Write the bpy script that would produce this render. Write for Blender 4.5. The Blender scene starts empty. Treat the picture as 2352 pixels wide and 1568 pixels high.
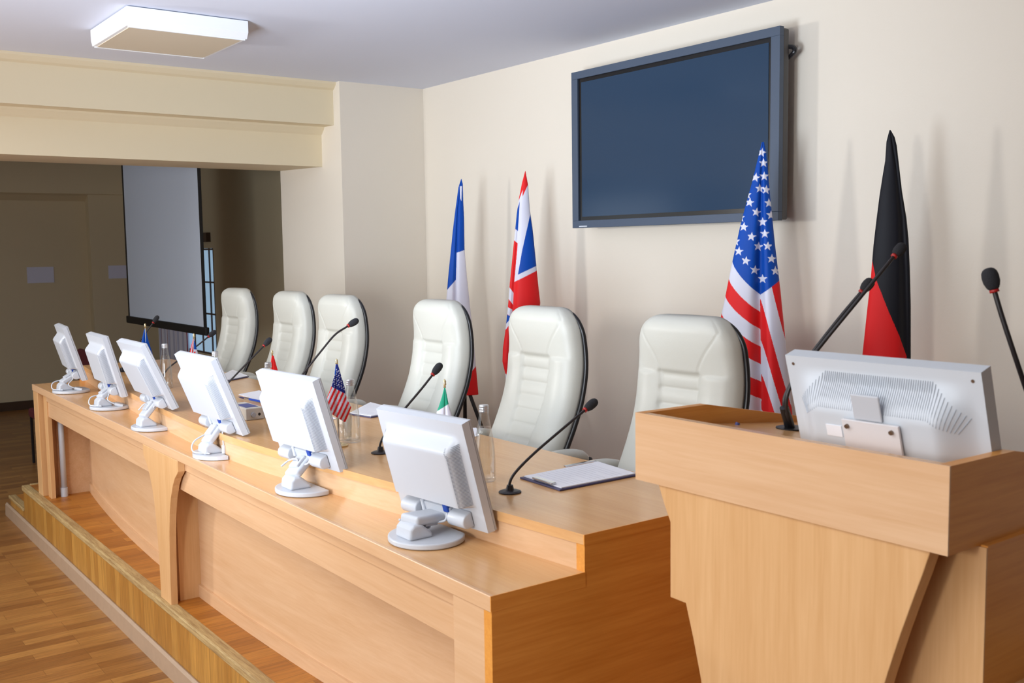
import bpy, bmesh, math, random
from mathutils import Vector, Matrix
R = math.radians
random.seed(7)
S = bpy.context.scene
COL = S.collection

# ------------------------------------------------------------------ camera
ZC = 1.478                                   # eye height over the stage floor
FPX = 2337.0
CR = (0.59857599, 0.80093751, -0.01434858)   # camera right
CU = (-0.06416784, 0.06579438, 0.99576784)   # camera up
CF = (-0.79849187, 0.595122, -0.09077737)    # camera forward
cam_d = bpy.data.cameras.new('camera'); cam = bpy.data.objects.new('camera', cam_d); COL.objects.link(cam)
cam_d.sensor_width = 36.0; cam_d.lens = FPX / 2352 * 36
cam_d.clip_start = 0.05; cam_d.clip_end = 60
cam.matrix_world = Matrix(((CR[0], CU[0], -CF[0], 0), (CR[1], CU[1], -CF[1], 0), (CR[2], CU[2], -CF[2], ZC), (0, 0, 0, 1)))
S.camera = cam
cam_d.dof.use_dof = True; cam_d.dof.focus_distance = 4.6; cam_d.dof.aperture_fstop = 8.0

# ------------------------------------------------------------------ world, lights, exposure
S.view_settings.view_transform = 'Standard'; S.view_settings.look = 'None'
S.view_settings.gamma = 1; S.view_settings.use_curve_mapping = False
S.view_settings.exposure = 0.0
W = bpy.data.worlds.new('world'); S.world = W; W.use_nodes = True
bg = W.node_tree.nodes['Background']; bg.inputs[0].default_value = (0.86, 0.93, 1.0, 1); bg.inputs[1].default_value = 0.8

def area(name, loc, target, size, size_y, power, col=(1, 1, 1), spread=180):
    l = bpy.data.lights.new(name, 'AREA'); l.shape = 'RECTANGLE'; l.size = size; l.size_y = size_y
    l.energy = power; l.color = col; l.spread = R(spread)
    o = bpy.data.objects.new(name, l); COL.objects.link(o); o.location = loc
    o.rotation_euler = (Vector(target) - Vector(loc)).to_track_quat('-Z', 'Y').to_euler()
    return o
area('studio_strobe_left', (-6.6, -1.6, 1.75), (-3.4, 3.8, 1.5), 0.4, 0.4, 27, (1.0, 0.98, 0.96), 110)
area('studio_strobe_right', (-0.75, -2.6, 1.7), (-5.2, 3.6, 1.4), 0.45, 0.45, 27, (1.0, 0.98, 0.95), 120)
area('hall_windows', (-2.6, -7.5, 2.2), (-3.0, 3.5, 1.2), 8.0, 3.2, 175, (0.95, 0.975, 1.0))
area('overhead_fill', (-3.4, -2.2, 4.3), (-3.8, 2.4, 0.7), 5.0, 2.0, 138, (0.97, 0.985, 1.0))  # overhead fill added to brighten worktop and ledge, not a known lamp
area('annex_fill', (-9.4, -1.05, 1.5), (-9.4, 3.0, 1.3), 1.6, 1.2, 16, (0.80, 0.90, 1.0))  # fill added to lift the dark annex, no window stands here
area('ceiling_fill', (-2.6, -0.6, 1.1), (-3.9, 1.7, 2.65), 1.0, 1.0, 54, (0.76, 0.87, 1.0), 95)  # uplight added to brighten the ceiling

# ------------------------------------------------------------------ pixel helpers (a pixel of the photo to a point in the room)
def ray(px, py):
    a = (px - 1176) / FPX; b = -(py - 784) / FPX
    return Vector([a * CR[i] + b * CU[i] + CF[i] for i in range(3)])
EYE = Vector((0, 0, ZC))
def at_x(px, py, x): d = ray(px, py); return EYE + d * (x / d.x)
def at_y(px, py, y): d = ray(px, py); return EYE + d * (y / d.y)
def at_z(px, py, z): d = ray(px, py); return EYE + d * ((z - ZC) / d.z)

# ------------------------------------------------------------------ materials
def lin(c):
    return tuple(((v / 255) / 12.92 if v / 255 <= 0.04045 else ((v / 255 + 0.055) / 1.055) ** 2.4) for v in c) + (1,)
def mat(name, col, rough=0.5, metal=0.0, spec=0.5, bump=0.0, bscale=200.0, var=0.0, vscale=6.0, coat=0.0):
    m = bpy.data.materials.new(name); m.use_nodes = True; nt = m.node_tree; p = nt.nodes['Principled BSDF']
    p.inputs['Roughness'].default_value = rough; p.inputs['Metallic'].default_value = metal
    p.inputs['Specular IOR Level'].default_value = spec; p.inputs['Coat Weight'].default_value = coat
    tc = nt.nodes.new('ShaderNodeTexCoord')
    n = nt.nodes.new('ShaderNodeTexNoise'); n.inputs['Scale'].default_value = vscale; n.inputs['Detail'].default_value = 4
    nt.links.new(tc.outputs['Object'], n.inputs['Vector'])
    mx = nt.nodes.new('ShaderNodeMix'); mx.data_type = 'RGBA'
    c = lin(col); d = 1 - var
    mx.inputs[6].default_value = (c[0] * d, c[1] * d, c[2] * d, 1); mx.inputs[7].default_value = c
    nt.links.new(n.outputs['Fac'], mx.inputs[0]); nt.links.new(mx.outputs[2], p.inputs['Base Color'])
    if bump:
        b = nt.nodes.new('ShaderNodeBump'); b.inputs['Strength'].default_value = bump; b.inputs['Distance'].default_value = 0.002
        n2 = nt.nodes.new('ShaderNodeTexNoise'); n2.inputs['Scale'].default_value = bscale
        nt.links.new(tc.outputs['Object'], n2.inputs['Vector']); nt.links.new(n2.outputs['Fac'], b.inputs['Height']); nt.links.new(b.outputs[0], p.inputs['Normal'])
    return m
def wood(name, c1, c2, scale, rough=0.35, fine=(1, 1, 1), mixf=0.5):
    """laminate / timber: noise stretched along the grain"""
    m = bpy.data.materials.new(name); m.use_nodes = True; nt = m.node_tree; p = nt.nodes['Principled BSDF']
    p.inputs['Roughness'].default_value = rough
    tc = nt.nodes.new('ShaderNodeTexCoord')
    def noise(sc, det):
        mp = nt.nodes.new('ShaderNodeMapping'); mp.inputs['Scale'].default_value = sc
        nt.links.new(tc.outputs['Object'], mp.inputs['Vector'])
        n = nt.nodes.new('ShaderNodeTexNoise'); n.inputs['Scale'].default_value = 1.0; n.inputs['Detail'].default_value = det; n.inputs['Distortion'].default_value = 0.4
        nt.links.new(mp.outputs[0], n.inputs['Vector']); return n
    a = noise(scale, 3); b = noise(tuple(v * 5 for v in scale), 5)
    ad = nt.nodes.new('ShaderNodeMix'); ad.data_type = 'FLOAT'; ad.inputs[0].default_value = mixf
    nt.links.new(a.outputs['Fac'], ad.inputs[2]); nt.links.new(b.outputs['Fac'], ad.inputs[3])
    rp = nt.nodes.new('ShaderNodeValToRGB'); rp.color_ramp.elements[0].position = 0.33; rp.color_ramp.elements[1].position = 0.66
    rp.color_ramp.elements[0].color = lin(c2); rp.color_ramp.elements[1].color = lin(c1)
    nt.links.new(ad.outputs[0], rp.inputs[0]); nt.links.new(rp.outputs[0], p.inputs['Base Color'])
    return m
def planks(name, c1, c2, c3, pw, pl, rot, rough=0.35, axes='xy', gap=0.0012):
    """strip parquet: each strip its own tone, fine grain along the strip"""
    m = bpy.data.materials.new(name); m.use_nodes = True; nt = m.node_tree; p = nt.nodes['Principled BSDF']
    p.inputs['Roughness'].default_value = rough
    tc = nt.nodes.new('ShaderNodeTexCoord'); sep = nt.nodes.new('ShaderNodeSeparateXYZ'); nt.links.new(tc.outputs['Object'], sep.inputs[0])
    cmb = nt.nodes.new('ShaderNodeCombineXYZ')
    idx = {'x': 0, 'y': 1, 'z': 2}
    nt.links.new(sep.outputs[idx[axes[0]]], cmb.inputs[0]); nt.links.new(sep.outputs[idx[axes[1]]], cmb.inputs[1])   # along, across
    br = nt.nodes.new('ShaderNodeTexBrick'); br.offset = 0.37; br.offset_frequency = 3; br.squash = 1
    br.inputs['Scale'].default_value = 1; br.inputs['Brick Width'].default_value = pl; br.inputs['Row Height'].default_value = pw
    br.inputs['Mortar Size'].default_value = gap; br.inputs['Mortar Smooth'].default_value = 0.3
    br.inputs['Color1'].default_value = (0, 0, 0, 1); br.inputs['Color2'].default_value = (1, 1, 1, 1); br.inputs['Mortar'].default_value = (0.3, 0.3, 0.3, 1)
    nt.links.new(cmb.outputs[0], br.inputs['Vector'])
    rp = nt.nodes.new('ShaderNodeValToRGB'); e = rp.color_ramp.elements
    e[0].color = lin(c2); e[1].color = lin(c3); k = e.new(0.5); k.color = lin(c1)
    nt.links.new(br.outputs['Color'], rp.inputs[0])
    mp = nt.nodes.new('ShaderNodeMapping'); mp.inputs['Scale'].default_value = (6, 90, 1)
    nt.links.new(cmb.outputs[0], mp.inputs['Vector'])
    n = nt.nodes.new('ShaderNodeTexNoise'); n.inputs['Scale'].default_value = 1; n.inputs['Detail'].default_value = 6; n.inputs['Distortion'].default_value = 0.6
    nt.links.new(mp.outputs[0], n.inputs['Vector'])
    mr = nt.nodes.new('ShaderNodeMapRange'); mr.inputs[1].default_value = 0.3; mr.inputs[2].default_value = 0.7; mr.inputs[3].default_value = 0.72; mr.inputs[4].default_value = 1.12
    nt.links.new(n.outputs['Fac'], mr.inputs[0])
    mg = nt.nodes.new('ShaderNodeMapRange'); mg.inputs[3].default_value = 1.0; mg.inputs[4].default_value = 0.66
    nt.links.new(br.outputs['Fac'], mg.inputs[0])
    mm = nt.nodes.new('ShaderNodeMath'); mm.operation = 'MULTIPLY'; nt.links.new(mr.outputs[0], mm.inputs[0]); nt.links.new(mg.outputs[0], mm.inputs[1])
    mu = nt.nodes.new('ShaderNodeVectorMath'); mu.operation = 'SCALE'
    nt.links.new(rp.outputs[0], mu.inputs[0]); nt.links.new(mm.outputs[0], mu.inputs['Scale'])
    nt.links.new(mu.outputs[0], p.inputs['Base Color'])
    return m
def clear(name, tint, gloss=0.10):
    m = bpy.data.materials.new(name); m.use_nodes = True; nt = m.node_tree; nt.nodes.remove(nt.nodes['Principled BSDF'])
    t = nt.nodes.new('ShaderNodeBsdfTransparent'); t.inputs[0].default_value = tint + (1,)
    g = nt.nodes.new('ShaderNodeBsdfGlossy'); g.inputs['Roughness'].default_value = 0.06
    lw = nt.nodes.new('ShaderNodeLayerWeight'); lw.inputs[0].default_value = 0.28
    mr = nt.nodes.new('ShaderNodeMapRange'); mr.inputs[3].default_value = gloss * 0.5; mr.inputs[4].default_value = 0.55
    nt.links.new(lw.outputs['Facing'], mr.inputs[0])
    mx = nt.nodes.new('ShaderNodeMixShader'); nt.links.new(mr.outputs[0], mx.inputs[0]); nt.links.new(t.outputs[0], mx.inputs[1]); nt.links.new(g.outputs[0], mx.inputs[2])
    nt.links.new(mx.outputs[0], nt.nodes['Material Output'].inputs[0])
    return m
def glow(name, col, s):
    m = bpy.data.materials.new(name); m.use_nodes = True; p = m.node_tree.nodes['Principled BSDF']
    p.inputs['Base Color'].default_value = lin(col); p.inputs['Emission Color'].default_value = lin(col); p.inputs['Emission Strength'].default_value = s
    return m
def vcol(name, rough=0.6):
    m = bpy.data.materials.new(name); m.use_nodes = True; nt = m.node_tree; p = nt.nodes['Principled BSDF']; p.inputs['Roughness'].default_value = rough
    a = nt.nodes.new('ShaderNodeVertexColor'); a.layer_name = 'pattern'; nt.links.new(a.outputs[0], p.inputs['Base Color'])
    p.inputs['Specular IOR Level'].default_value = 0.2
    return m

M = dict(
    wall=mat('cream_wall_paint', (232, 223, 208), 0.75, var=0.03, vscale=1.5, bump=0.15, bscale=120),
    beam=mat('cream_beam_paint', (229, 215, 184), 0.75, var=0.03, vscale=1.5),
    blockwall=mat('light_block_brown', (52, 36, 20), 0.5, var=0.2),  # made-up dark brown for the unseen wall, so it bounces little light
    farwall=mat('ochre_wall_paint', (222, 206, 172), 0.8, var=0.04, vscale=1.5),
    ceil=mat('white_ceiling_paint', (218, 223, 238), 0.8, var=0.02, vscale=1.2),
    hallfloor=planks('oak_strip_parquet', (158, 106, 52), (138, 88, 40), (174, 122, 62), 0.07, 0.55, 0, 0.32, 'yx'),
    stagefloor=planks('stage_boards', (176, 110, 38), (158, 94, 28), (190, 124, 48), 0.075, 0.9, 0, 0.42, 'yx'),
    fascia=planks('stage_front_boards', (180, 128, 58), (166, 113, 46), (192, 140, 66), 0.075, 3.0, 0, 0.35, 'zx'),
    nosing=wood('weathered_nosing', (196, 168, 116), (140, 108, 66), (4, 60, 60), 0.5),
    base=mat('grey_beige_baseboard', (176, 148, 122), 0.5, var=0.18, vscale=25),
    darkbase=mat('dark_baseboard', (74, 52, 34), 0.5),
    maple=wood('maple_laminate', (219, 179, 140), (208, 164, 122), (1.2, 26, 26), 0.28),
    maple_top=wood('maple_worktop', (220, 172, 118), (209, 158, 105), (1.2, 26, 26), 0.22),
    maple_shaded=wood('maple_shaded_side', (228, 158, 72), (210, 136, 54), (26, 1.2, 26), 0.35),  # deeper orange than the maple: shade on sideways faces put into the colour
    maple_v=wood('maple_vertical', (219, 174, 124), (206, 158, 106), (22, 22, 1.2), 0.3),
    white=mat('white_plastic', (197, 201, 209), 0.35, var=0.02),
    grille_pale=mat('pale_vent_grey', (166, 172, 182), 0.6),
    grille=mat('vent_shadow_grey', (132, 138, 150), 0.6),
    greyplast=mat('grey_plastic', (176, 178, 184), 0.4),
    darkgap=mat('charcoal_plastic', (44, 44, 50), 0.5),
    silver=mat('pale_silver_plastic', (204, 210, 218), 0.45, 0.0),
    plate=mat('white_metal_plate', (222, 218, 220), 0.35),
    bolt=mat('bolt_metal', (130, 112, 96), 0.35, 0.8),
    blue=mat('blue_plug', (28, 70, 165), 0.4),
    leather=mat('cream_leather', (200, 200, 191), 0.42, var=0.03, vscale=5, bump=0.12, bscale=260),
    black=mat('black_trim', (24, 23, 26), 0.35),
    mic=mat('black_gooseneck', (38, 33, 34), 0.4),
    foam=mat('black_foam', (40, 40, 44), 0.95, bump=0.8, bscale=420),
    red=mat('red_ring', (170, 30, 28), 0.4),
    tvframe=mat('blue_grey_frame', (70, 84, 104), 0.5, 0.0, var=0.04),
    tvside=mat('dark_grey_frame_side', (74, 72, 72), 0.45),
    tvblack=mat('screen_black_border', (10, 11, 14), 0.25),
    tvglass=mat('dark_screen_glass', (44, 64, 87), 0.15, spec=0.22),
    lampwhite=mat('white_enamel', (238, 240, 244), 0.35),
    diffuser=mat('frosted_diffuser', (214, 200, 178), 0.4),  # beige holds the warm floor bounce in the colour
    screen=mat('grey_white_screen', (214, 224, 238), 0.8),
    screenblack=mat('black_screen_border', (12, 12, 13), 0.6),
    glassclear=clear('clear_glass', (0.985, 0.99, 0.985), 0.10),
    water=clear('still_water', (0.975, 0.97, 0.955), 0.05),
    cap=mat('silver_cap', (206, 208, 212), 0.3, 0.6),
    gold=mat('gold_finial', (220, 196, 150), 0.25, 0.85),
    paper=mat('white_paper', (236, 236, 242), 0.7),
    ink=mat('grey_print', (200, 201, 210), 0.8),
    navy=mat('navy_board', (58, 54, 92), 0.45),
    chrome=mat('chrome', (214, 216, 220), 0.12, 1.0),
    unit=mat('beige_grey_unit', (206, 200, 190), 0.4),
    unitblue=mat('blue_panel', (74, 84, 150), 0.35),
    led=glow('red_led', (255, 60, 40), 1.5),
    pane=glow('daylit_pane', (150, 180, 205), 0.75),
    mullion=mat('brown_mullion', (84, 64, 52), 0.5),
    curtain=vcol('patterned_curtain', 0.8),
    flag=vcol('flag_cloth', 0.55),
    notice=mat('pale_notice_paper', (226, 228, 250), 0.7),
    maroon=mat('maroon_fabric', (92, 24, 32), 0.8),
    pole=mat('dark_pole', (46, 44, 44), 0.35, 0.5),
    cable=mat('pale_grey_cable', (206, 210, 218), 0.45),
)

# ------------------------------------------------------------------ mesh helpers
class MB:
    def __init__(s): s.v = []; s.f = []
    def add(s, vs, fs):
        o = len(s.v); s.v += [Vector(v) for v in vs]; s.f += [tuple(i + o for i in f) for f in fs]; return s
    def box(s, x0, x1, y0, y1, z0, z1):
        return s.add([(x0, y0, z0), (x1, y0, z0), (x1, y1, z0), (x0, y1, z0), (x0, y0, z1), (x1, y0, z1), (x1, y1, z1), (x0, y1, z1)],
                     [(0, 3, 2, 1), (4, 5, 6, 7), (0, 1, 5, 4), (1, 2, 6, 5), (2, 3, 7, 6), (3, 0, 4, 7)])
    def obox(s, c, u, v, w):   # box from centre and three half-axis vectors
        c = Vector(c); u = Vector(u); v = Vector(v); w = Vector(w)
        vs = [c + a * u + b * v + d * w for d in (-1, 1) for a, b in ((-1, -1), (1, -1), (1, 1), (-1, 1))]
        return s.add(vs, [(0, 3, 2, 1), (4, 5, 6, 7), (0, 1, 5, 4), (1, 2, 6, 5), (2, 3, 7, 6), (3, 0, 4, 7)])
    def prism(s, poly, axis, a, b):
        """polygon (2-D, the two other axes in order) swept along axis from a to b"""
        def P(p, t):
            if axis == 'x': return (t, p[0], p[1])
            if axis == 'y': return (p[0], t, p[1])
            return (p[0], p[1], t)
        n = len(poly)
        vs = [P(p, a) for p in poly] + [P(p, b) for p in poly]
        return s.add(vs, [tuple(range(n))[::-1], tuple(range(n, 2 * n))] + [(i, (i + 1) % n, n + (i + 1) % n, n + i) for i in range(n)])
    def tube(s, path, r, n=10, caps=True):
        path = [Vector(p) for p in path]; rs = r if isinstance(r, (list, tuple)) else [r] * len(path)
        rings = []; ref = Vector((0.31, 0.77, 0.55))
        for i, p in enumerate(path):
            t = (path[min(i + 1, len(path) - 1)] - path[max(i - 1, 0)]).normalized()
            a = t.cross(ref)
            if a.length < 1e-4: a = t.cross(Vector((1, 0, 0)))
            a.normalize(); b = t.cross(a)
            rings.append([p + (a * math.cos(2 * math.pi * k / n) + b * math.sin(2 * math.pi * k / n)) * rs[i] for k in range(n)])
        vs = [v for q in rings for v in q]; fs = []
        for i in range(len(path) - 1):
            for k in range(n):
                k2 = (k + 1) % n; fs.append((i * n + k, i * n + k2, (i + 1) * n + k2, (i + 1) * n + k))
        if caps: fs += [tuple(range(n))[::-1], tuple(range((len(path) - 1) * n, len(path) * n))]
        return s.add(vs, fs)
    def lathe(s, prof, c=(0, 0, 0), n=24, sx=1, sy=1):
        c = Vector(c); vs = []; fs = []
        for r, z in prof:
            vs += [c + Vector((r * sx * math.cos(2 * math.pi * k / n), r * sy * math.sin(2 * math.pi * k / n), z)) for k in range(n)]
        for i in range(len(prof) - 1):
            for k in range(n):
                k2 = (k + 1) % n; fs.append((i * n + k, i * n + k2, (i + 1) * n + k2, (i + 1) * n + k))
        fs += [tuple(range(n))[::-1], tuple(range((len(prof) - 1) * n, len(prof) * n))]
        return s.add(vs, fs)
    def grid(s, fn, nu, nv):
        vs = [fn(i / nu, j / nv) for j in range(nv + 1) for i in range(nu + 1)]; w = nu + 1
        return s.add(vs, [(j * w + i, j * w + i + 1, (j + 1) * w + i + 1, (j + 1) * w + i) for j in range(nv) for i in range(nu)])
    def build(s, name, m, parent=None, smooth=False, bevel=0.0, org=(0, 0, 0), colors=None, segs=2):
        me = bpy.data.meshes.new(name); o = Vector(org)
        me.from_pydata([tuple(v - o) for v in s.v], [], s.f); me.update()
        bm = bmesh.new(); bm.from_mesh(me); bmesh.ops.recalc_face_normals(bm, faces=bm.faces); bm.to_mesh(me); bm.free()
        if smooth:
            for p in me.polygons: p.use_smooth = True
        me.materials.append(m)
        if colors is not None:
            at = me.color_attributes.new('pattern', 'FLOAT_COLOR', 'POINT')
            for i, c in enumerate(colors): at.data[i].color = c
        ob = bpy.data.objects.new(name, me); COL.objects.link(ob)
        if parent is not None: ob.parent = parent
        else: ob.location = org
        if bevel:
            b = ob.modifiers.new('bevel', 'BEVEL'); b.width = bevel; b.segments = segs; b.limit_method = 'ANGLE'; b.angle_limit = R(40)
        return ob
def soft(o):                                   # smooth only the shallow edges
    for p in o.data.polygons: p.use_smooth = True
    m = o.modifiers.new('edges', 'EDGE_SPLIT'); m.split_angle = R(38); return o
def tag(o, label, cat, group=None):
    o['label'] = label; o['category'] = cat
    if group: o['group'] = group
    return o
def thing(name, loc, label, cat, group=None, rz=0):
    o = bpy.data.objects.new(name, None); COL.objects.link(o); o.location = loc; o.rotation_euler = (0, 0, rz); o.empty_display_size = 0.05
    return tag(o, label, cat, group)
def struct(name, mb, m, **k):
    o = mb.build(name, m, **k); o['kind'] = 'structure'; return o
def bez(p, n=16):                              # smooth path through points (Catmull-Rom)
    p = [Vector(q) for q in p]; P = [p[0] * 2 - p[1]] + p + [p[-1] * 2 - p[-2]]; out = []
    for i in range(1, len(P) - 2):
        for k in range(n):
            t = k / n; a, b, c, d = P[i - 1], P[i], P[i + 1], P[i + 2]
            out.append(0.5 * ((2 * b) + (c - a) * t + (2 * a - 5 * b + 4 * c - d) * t * t + (3 * b - a - 3 * c + d) * t ** 3))
    out.append(p[-1]); return out
def sst(a, b, x):
    t = max(0.0, min(1.0, (x - a) / (b - a))); return t * t * (3 - 2 * t)

# ================================================================== SETTING
YW, XL, HC = 4.03, -6.455, 2.65               # back wall, pillar face, ceiling height
YJ, XJ, XF = 3.351, -7.478, -12.8             # opening jamb, its far end, far wall
struct('floor', MB().box(-13.2, 5, -7, 4.3, -0.4, -0.3), M['hallfloor'])
struct('stage_platform', MB().box(-7.075, 3.0, 1.335, YW, -0.3, 0.0), M['stagefloor'])
struct('trim_1', MB().box(-7.085, 3.0, 1.312, 1.36, -0.032, 0.002), M['nosing'], bevel=0.006)
struct('stage_front', MB().box(-7.075, 3.0, 1.32, 1.334, -0.3, -0.032), M['fascia'])
bb = [(1.300, -0.3), (1.319, -0.3), (1.319, -0.215), (1.312, -0.213), (1.303, -0.225)]
struct('baseboard_front', MB().prism(bb, 'x', -7.62, 3.0), M['base'])
struct('stage_step', MB().box(-7.53, -7.076, 1.335, YW, -0.3, -0.152), M['stagefloor'])
struct('step_front', MB().box(-7.52, -7.076, 1.32, 1.334, -0.3, -0.17), M['fascia'])
struct('trim_2', MB().box(-7.545, -7.09, 1.312, 1.36, -0.172, -0.149), M['nosing'], bevel=0.005)
struct('trim_3', MB().box(-7.10, -7.06, 1.362, YW, -0.032, 0.003), M['nosing'], bevel=0.005)

struct('wall_back', MB().box(XL, 3.2, YW, YW + 0.15, -0.3, HC), M['wall'])
struct('wall_left', MB().box(XJ, XL, YJ, YW + 0.15, -0.3, HC), M['wall'])
prof = [(-6.50, HC), (-6.505, 2.635), (-6.53, 2.61), (-6.552, 2.598), (-6.552, 2.36), (-6.70, 2.362), (-6.705, 2.35), (-6.735, 2.32), (-6.75, 2.308), (-6.752, 2.085), (XJ, 2.105), (XJ, HC)]
struct('ceiling_beam', MB().prism(prof, 'y', -1.3, YJ), M['beam'])
struct('ceiling', MB().box(XJ, 3.2, 0.35, YW + 0.15, HC, HC + 0.15).box(-13.2, XJ, -1.3, YW + 0.15, HC, HC + 0.15), M['ceil'])
struct('wall_light_block', MB().box(2.4, 2.6, -6.0, YW + 0.15, -0.3, HC), M['blockwall'])  # unseen, added dark to keep ambient light off right-facing sides
# annex behind the beam
struct('wall_far', MB().box(XF - 0.15, XF, -3.0, YW + 0.15, -0.3, HC), M['farwall'])
struct('wall_far_pier', MB().box(XF, XF + 0.14, 3.24, YW, -0.3, 2.19), M['farwall'])
struct('wall_far_lintel', MB().prism([(XF, 2.11), (XF + 0.10, 2.17), (XF + 0.16, 2.19), (XF + 0.16, HC), (XF, HC)], 'y', -3.0, YW), M['farwall'])
struct('baseboard_far', MB().box(XF, XF + 0.02, -2.4, 3.24, -0.3, -0.2), M['darkbase'])
# annex back wall with the window opening
wx0, wx1, wz0, wz1 = -12.02, -10.80, 0.36, 1.53
wb = MB().box(XF, wx0, YW, YW + 0.15, -0.3, HC).box(wx1, XJ, YW, YW + 0.15, -0.3, HC).box(wx0, wx1, YW, YW + 0.15, -0.3, wz0).box(wx0, wx1, YW, YW + 0.15, wz1, HC)
struct('wall_annex', wb, M['farwall'])
struct('wall_annex_block', MB().box(XF, -7.0, -1.3, -1.2, -0.3, HC), M['farwall'])  # unseen, put in to keep ambient light out of the annex
wf = MB()
for x in (wx0, -11.5, -11.235, -10.945, wx1 - 0.016): wf.box(x, x + 0.018, YW - 0.002, YW + 0.02, wz0, wz1)
for z in (wz0, 0.80, 1.15, wz1 - 0.02): wf.box(wx0, wx1, YW - 0.003, YW + 0.019, z, z + 0.018)
w1 = struct('window_1', wf, M['mullion'])
struct('window_pane', MB().box(wx0, wx1, YW + 0.012, YW + 0.018, wz0, wz1), M['pane'], parent=w1)
struct('window_pelmet', MB().box(-11.3, -10.86, YW - 0.05, YW, 1.60, 1.70), M['mullion'], parent=w1)

# ================================================================== CONFERENCE DESK
DK = Vector((-1.855, 1.31, 0)); DA = -0.0085
desk = thing('conference_desk', DK, 'long two-tier light wood conference desk with bowed front panels on the stage', 'desk', rz=DA)
L = 4.945
def arc(u, y0, rise): return y0 + rise * ((u + L / 2) / (L / 2)) ** 2     # u = local x, 0 at the right end
NS = 48
xs = [-L * i / NS for i in range(NS + 1)]
TIER = [(-6.95, 1.676), (-6.55, 1.633), (-5.9, 1.570), (-5.297, 1.511), (-4.80, 1.474), (-4.49, 1.452), (-4.107, 1.433), (-3.85, 1.428), (-3.65, 1.433), (-3.30, 1.457), (-2.906, 1.493), (-2.2, 1.566), (-1.7, 1.612)]
def tier_raw(x):
    for (xa, ya), (xb, yb) in zip(TIER, TIER[1:]):
        if x <= xb: return ya + (yb - ya) * (x - xa) / (xb - xa)
    return TIER[-1][1]
def tier_y(x): return sum(tier_raw(x + d) for d in (-0.16, -0.08, 0, 0.08, 0.16)) / 5     # riser face, y in the room
tier = [tier_y(DK.x + x) - DK.y + x * 0.0085 for x in xs]
# worktop: slab with bowed front edge
def slab(fr, back, z0, z1):
    mb = MB(); n = len(xs)
    vs = [(x, f, z1) for x, f in zip(xs, fr)] + [(x, back, z1) for x in xs] + [(x, f, z0) for x, f in zip(xs, fr)] + [(x, back, z0) for x in xs]
    fs = []
    for i in range(n - 1):
        fs += [(i, i + 1, n + i + 1, n + i), (2 * n + i, 3 * n + i, 3 * n + i + 1, 2 * n + i + 1), (i, 2 * n + i, 2 * n + i + 1, i + 1), (n + i, n + i + 1, 3 * n + i + 1, 3 * n + i)]
    fs += [(0, n, 3 * n, 2 * n), (n - 1, 3 * n - 1, 4 * n - 1, 2 * n - 1)]
    return mb.add(vs, fs)
slab([t - 0.004 for t in tier], 0.86, 0.752, 0.778).build('worktop', M['maple_top'], desk)
slab(tier, 0.42, 0.684, 0.752).build('riser', M['maple'], desk)
MB().box(-L, 0, 0.012, 0.42, 0.648, 0.684).build('ledge', M['maple_top'], desk)
MB().box(-L - 0.001, 0.0, 0.0, 0.012, 0.646, 0.685).build('ledge_edging', M['maple'], desk, bevel=0.002)
ep = [(0.002, 0), (0.86, 0), (0.86, 0.752), (0.2845, 0.752), (0.2845, 0.684), (0.2845, 0.648), (0.002, 0.648)]
MB().prism([(0.002, 0), (0.855, 0), (0.855, 0.7515), (0.2825, 0.7515), (0.2825, 0.6475), (0.002, 0.6475)], 'x', -0.03, 0.0012).build('end_panel', M['maple_shaded'], desk)
MB().prism([(0.28, 0), (0.855, 0), (0.855, 0.7515), (0.28, 0.7515)], 'x', -L, -L + 0.03).build('end_panel', M['maple_shaded'], desk)
MB().box(-0.001, 0.0022, 0.0, 0.2845, 0.6475, 0.685).build('end_edging', M['maple_shaded'], desk)
MB().box(-0.001, 0.0022, 0.281, 0.862, 0.751, 0.7785).build('end_edging', M['maple_shaded'], desk)
MB().box(-L, -L + 0.125, 0.004, 0.10, 0, 0.648).build('corner_post', M['maple_v'], desk, bevel=0.002)
MB().box(-L + 0.125, -L + 0.155, 0.06, 0.09, 0, 0.648).build('post_groove', M['maple_v'], desk)
MB().box(-L + 0.155, -L + 0.235, 0.03, 0.056, 0, 0.648).build('inner_post', M['maple_v'], desk, bevel=0.002)
MB().box(-0.165, -0.03, 0.004, 0.30, 0, 0.648).build('corner_post', M['maple'], desk, bevel=0.002)
MB().box(-L + 0.235, -0.165, 0.03, 0.05, 0.60, 0.648).build('apron', M['maple'], desk, bevel=0.002)
MB().box(-L + 0.235, -0.165, 0.038, 0.058, 0.505, 0.60).build('apron', M['maple'], desk, bevel=0.002)
# bowed modesty panels with their plinths, either side of the centre rib
def bowed(xa, xb, dy, z0, z1, th):
    pts = [xa + (xb - xa) * i / 24 for i in range(25)]; mb = MB(); n = 25
    fr = [arc(x, 0.142, 0.155) + dy for x in pts]
    vs = [(x, f, z0) for x, f in zip(pts, fr)] + [(x, f, z1) for x, f in zip(pts, fr)] + [(x, f + th, z0) for x, f in zip(pts, fr)] + [(x, f + th, z1) for x, f in zip(pts, fr)]
    fs = []
    for i in range(n - 1):
        fs += [(i, i + 1, n + i + 1, n + i), (2 * n + i, 3 * n + i, 3 * n + i + 1, 2 * n + i + 1), (n + i, n + i + 1, 3 * n + i + 1, 3 * n + i), (i, 2 * n + i, 2 * n + i + 1, i + 1)]
    fs += [(0, n, 3 * n, 2 * n), (n - 1, 3 * n - 1, 4 * n - 1, 2 * n - 1)]
    return mb.add(vs, fs)
xm = -2.43
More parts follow.
